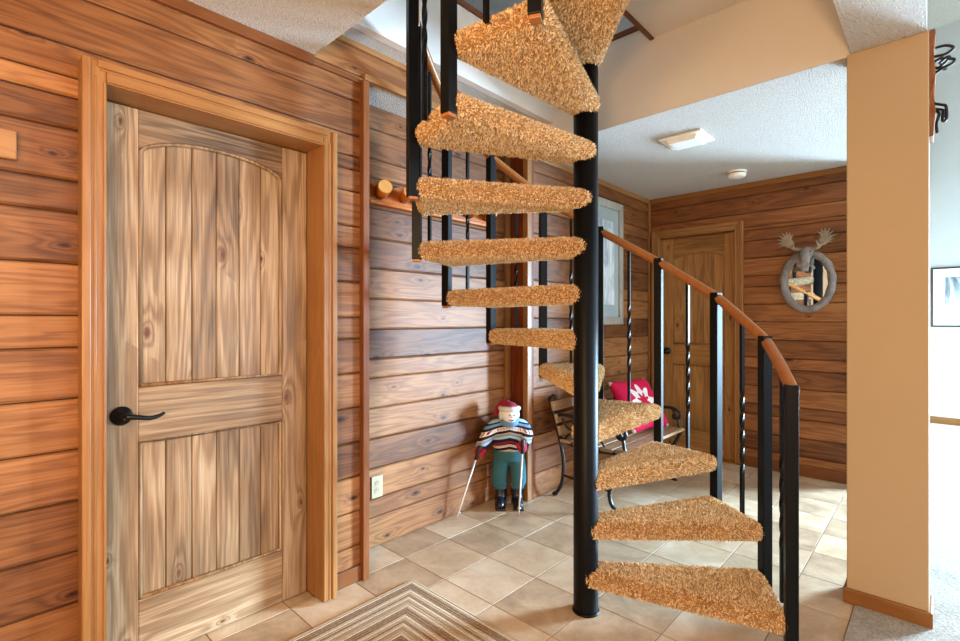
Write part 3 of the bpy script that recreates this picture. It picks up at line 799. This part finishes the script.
# ------------------------------------------------------------------ skier doll
A = math.radians(43.2)
dl = thing('skier_doll', 'knee high snowman skier doll in a striped knit sweater standing in the wall corner', 'doll', (-2.125, 2.548, 0), A)
def m_knit():
    q = N('fair_isle_knit'); v = q.obj(); s = q.sep(v)
    zc = q.math('ADD', s[2], q.math('MULTIPLY', q.math('ABSOLUTE', s[0]), .25))
    u = q.rng(zc, .375, .60)
    navy, cream, red, blue, tan, lb = srgb(34, 36, 58), srgb(232, 226, 216), srgb(140, 34, 58), srgb(112, 152, 190), srgb(196, 164, 126), srgb(170, 200, 222)
    base = q.ramp(u, [(0, blue), (.06, tan), (.12, navy), (.20, cream), (.27, navy), (.31, red), (.37, navy), (.46, lb), (.53, blue), (.58, tan), (.62, navy), (.69, cream), (.80, navy), (.86, blue), (.93, navy), (.97, lb)], 'CONSTANT')
    an = q.math('MULTIPLY', q.math('ARCTAN2', s[1], s[0]), .13)
    ck = q.math('GREATER_THAN', q.math('SINE', q.math('MULTIPLY', an, 420.0)), .25)
    mask = q.ramp(u, [(0, (0,)*3+(1,)), (.22, (1,)*3+(1,)), (.26, (0,)*3+(1,)), (.71, (1,)*3+(1,)), (.79, (0,)*3+(1,))], 'CONSTANT')
    c = q.mix(q.math('MULTIPLY', ck, mask), base, red)
    h = q.math('MULTIPLY', q.math('SINE', q.math('MULTIPLY', zc, 1200.0)), q.math('SINE', q.math('MULTIPLY', an, 1400.0)))
    q.bump(h, .4, .002)
    return q.done(c, .95, 0, .1)
M['knit'] = m_knit()
M['trouser'] = flat('teal_corduroy', srgb(42, 92, 104), .9, var=.3, scale=16, bump=.003)
M['snow'] = flat('snowman_face', srgb(226, 228, 232), .85, var=.05, scale=60)
M['hat'] = flat('crimson_hat', srgb(140, 22, 50), .9, var=.2, scale=120, bump=.002)
M['fleece'] = flat('grey_fleece', srgb(206, 206, 206), .95, var=.12, scale=160, bump=.004)
M['boot'] = flat('black_boot', srgb(26, 28, 40), .28, var=.2)
M['cuff'] = flat('grey_sock', srgb(120, 124, 140), .9, var=.2)
# sweater: torso and both sleeves grown together
b = MB()
b.tube([(0, 0, .385), (0, -.002, .40), (0, -.006, .44), (0, -.012, .50), (0, -.022, .555), (0, -.035, .585)], [.098, .110, .112, .108, .088, .055], 24, up=(1, 0, 0), flat=.80)
b.tube(bez([(-.05, -.02, .545), (-.105, -.03, .53), (-.155, -.075, .475), (-.190, -.13, .42)]), [.05+.000*i for i in range(8)]+[.048]*8+[.042]*9, 14)
b.tube(bez([(.05, -.02, .545), (.092, -.02, .53), (.112, -.055, .475), (.085, -.115, .445)]), [.05]*8+[.05]*8+[.042]*9, 14)
b.build('sweater', M['knit'], dl, remesh=.008, soft=5)
MB().tube([(0, -.035, .565), (0, -.045, .59), (0, -.052, .605)], [.062, .066, .055], 20, up=(1, 0, 0)).build('collar', flat('blue_collar', srgb(96, 136, 170), .95), dl, remesh=.007, soft=2)
b = MB()
b.tube([(0, 0, .40), (0, 0, .36), (0, 0, .31)], [.096, .108, .095], 22, up=(1, 0, 0), flat=.78)
for s in (-1, 1):
    b.tube(bez([(s*.048, 0, .34), (s*.060, -.008, .26), (s*.065, -.004, .18), (s*.056, 0, .12)]), [.054]*8+[.054]*6+[.053]*6+[.046]*5, 16)
b.build('trousers', M['trouser'], dl, remesh=.008, soft=4)
for s in (-1, 1):
    bt = MB()
    bt.tube([(s*.056, .005, .15), (s*.056, .005, .09), (s*.056, .0, .045), (s*.056, .0, .012)], [.036, .036, .04, .04], 14)
    bt.tube([(s*.056, .02, .028), (s*.058, -.03, .032), (s*.063, -.075, .026), (s*.065, -.10, .02)], [.032, .036, .031, .018], 14)
    bo = bt.build('boot', M['boot'], dl, remesh=.006, soft=3)
    MB().box((s*.06-.034, -.112, .0), (s*.06+.034, .042, .012), .005).build('sole', M['slot'], bo)
    MB().tube([(s*.056, .004, .118), (s*.056, .004, .152)], [.043, .046], 16).build('cuff', M['cuff'], bo, remesh=.006, soft=2)
def mitten(c, mdir, s):
    b = MB(); c = Vector(c)
    b.ell(c, (.032, .032, .038)); b.ell(c+Vector((0, -.018, -.012)), (.028, .028, .030))
    b.tube([c+Vector((s*.012, -.012, .01)), c+Vector((s*.034, -.030, .012)), c+Vector((s*.030, -.048, .004))], [.014, .014, .010], 10)
    return b
M['mitt'] = flat('crimson_mitten', srgb(158, 26, 52), .95, var=.25, scale=90, bump=.002)
mitten((-.200, -.145, .402), 0, 1).build('mitten', M['mitt'], dl, remesh=.006, soft=3)
mitten((.078, -.138, .435), 0, -1).build('mitten', M['mitt'], dl, remesh=.006, soft=3)
# head bowed and turned a little
hdl = link(D.objects.new('head', None), dl)
b = MB(); b.ell((0, 0, 0), (.074, .068, .070), 28); b.ell((0, -.022, -.02), (.058, .05, .045), 20)
head = b.build('head', M['snow'], dl, remesh=.006, soft=3); D.objects.remove(hdl)
head.name = 'head'
head.scale = (.80, .80, .82); head.location = (.0, -.07, .632); head.rotation_euler = (math.radians(6), 0, math.radians(14))
for s in (-1, 1): MB().ell((s*.020, -.0705, .006), (.007, .004, .006), 10).build('eye', M['slot'], head)
b = MB(); b.tube(bez([(-.022, -.069, -.030), (0, -.0735, -.037), (.022, -.069, -.030)], 6), .0035, 8); b.build('mouth', M['slot'], head)
b = MB(); b.tube([(0, -.068, -.010), (0, -.079, -.012)], [.006, .003], 10); b.build('nose', flat('orange_nose', srgb(206, 110, 50), .8), head)
b = MB(); b.ell((0, .012, .046), (.072, .070, .052), 26); b.tube(bez([(0, .03, .07), (-.045, .06, .065), (-.085, .075, .02), (-.098, .07, -.035)]), [.036]*8+[.028]*8+[.018]*9, 14)
ht = b.build('hat', M['hat'], head, remesh=.006, soft=3)
b = MB(); b.tube([(.072*math.cos(2*PI*i/32), .004+.072*math.sin(2*PI*i/32), .044-.010*math.sin(2*PI*i/32)) for i in range(33)], .021, 12, cap=False); b.build('hat_brim', M['fleece'], ht, remesh=.006, soft=1)
b = MB()
for s in (-1, 1): MB().ell((s*.074, .008, -.01), (.014, .032, .040), 16).build('ear_flap', M['fleece'], ht)

# ski poles (held, so their own things); world points
M['pole_metal'] = flat('pale_ski_pole', srgb(206, 200, 190), .35, .4)
def ski_pole(label, top, bot):
    top, bot = Vector(top), Vector(bot)
    t = thing('ski_pole', label, 'ski pole', bot)
    d = top-bot; u = d.normalized()
    MB().tube([(0, 0, 0), u*.03, d], [.002, .0055, .0065], 10).build('shaft', M['pole_metal'], t)
    MB().tube([d-u*.075, d-u*.07, d+u*.012, d+u*.018], [.008, .011, .0125, .009], 12).build('grip', M['iron'], t)
    q = u.to_track_quat('Z', 'Y').to_matrix().to_4x4()
    MB().lathe([(.005, .045), (.014, .047), (.014, .050), (.005, .052)], 18, q).build('basket', M['pole_metal'], t)
    pts = [d-u*.0 + Vector((.01*math.cos(a), .01*math.sin(a), -.02-.02*math.sin(a/2))) for a in [i*.5 for i in range(13)]]
    MB().tube(pts, .0025, 6).build('wrist_strap', M['iron'], t)
def dollpt(x, y, z):
    return (-2.125+x*math.cos(A)-y*math.sin(A), 2.548+x*math.sin(A)+y*math.cos(A), z)
ski_pole('slanted pale ski pole held low beside the plank wall by the skier doll', dollpt(-.200, -.178, .43), (-2.21, 2.135, 0))
ski_pole('upright pale ski pole in front of the skier doll standing on the tiles', dollpt(.080, -.174, .47), (-1.965, 2.455, 0))

# ------------------------------------------------------------------ camera, light, world
cam = D.cameras.new('camera'); co = link(D.objects.new('camera', cam)); co.location = (0, 0, 1.25)
co.rotation_euler = (PI/2, 0, A); cam.sensor_width = 36; cam.lens = 36*489/960; cam.clip_start = .02
bpy.context.scene.camera = co
def area(name, loc_, target, sx, sy, power, col):
    l = D.lights.new(name, 'AREA'); l.shape = 'RECTANGLE'; l.size = sx; l.size_y = sy; l.energy = power; l.color = col
    o = link(D.objects.new(name, l)); o.location = loc_
    o.rotation_euler = (Vector(target)-Vector(loc_)).to_track_quat('-Z', 'Y').to_euler(); return o
COOL, WARM = (.72, .86, 1.0), (1.0, .61, .28)
area('daylight_window_1', (5.2, 4.2, 1.15), (0, 3.4, .6), 3.1, 2.0, 120, COOL)
area('daylight_window_2', (5.2, -.2, 1.4), (0, .2, .3), 5.2, 1.5, 50, COOL)
area('daylight_window_3', (5.2, 2.7, 3.5), (0, 2.2, 3.3), 8.0, 1.6, 115, COOL)
area('daylight_window_4', (2.7, 8.3, 1.15), (-.4, 4.4, -2.2), 1.6, 2.0, 2300, (.48, .74, 1.0)).data.spread = math.radians(125)
def point_light(name, loc_, power, col, r=.12):
    l = D.lights.new(name, 'POINT'); l.energy = power; l.color = col; l.shadow_soft_size = r
    o = link(D.objects.new(name, l)); o.location = loc_; return o
point_light('warm_fill_low', (.3, -1.0, 1.1), 170, WARM, .2)  # unseen fill light, added to warm the pillar and the near ceiling
point_light('warm_fill_high', (-.5, -.15, 1.85), 44, WARM, .15)  # second added fill, out of view, warming the upper door wall and ceiling
W = D.worlds.new('World'); bpy.context.scene.world = W; W.use_nodes = True
bg = W.node_tree.nodes['Background']; bg.inputs[0].default_value = (.72, .84, 1, 1); bg.inputs[1].default_value = 1.0
vs = bpy.context.scene.view_settings
vs.view_transform = 'Standard'; vs.look = 'None'; vs.gamma = 1; vs.use_curve_mapping = False; vs.exposure = 0.45
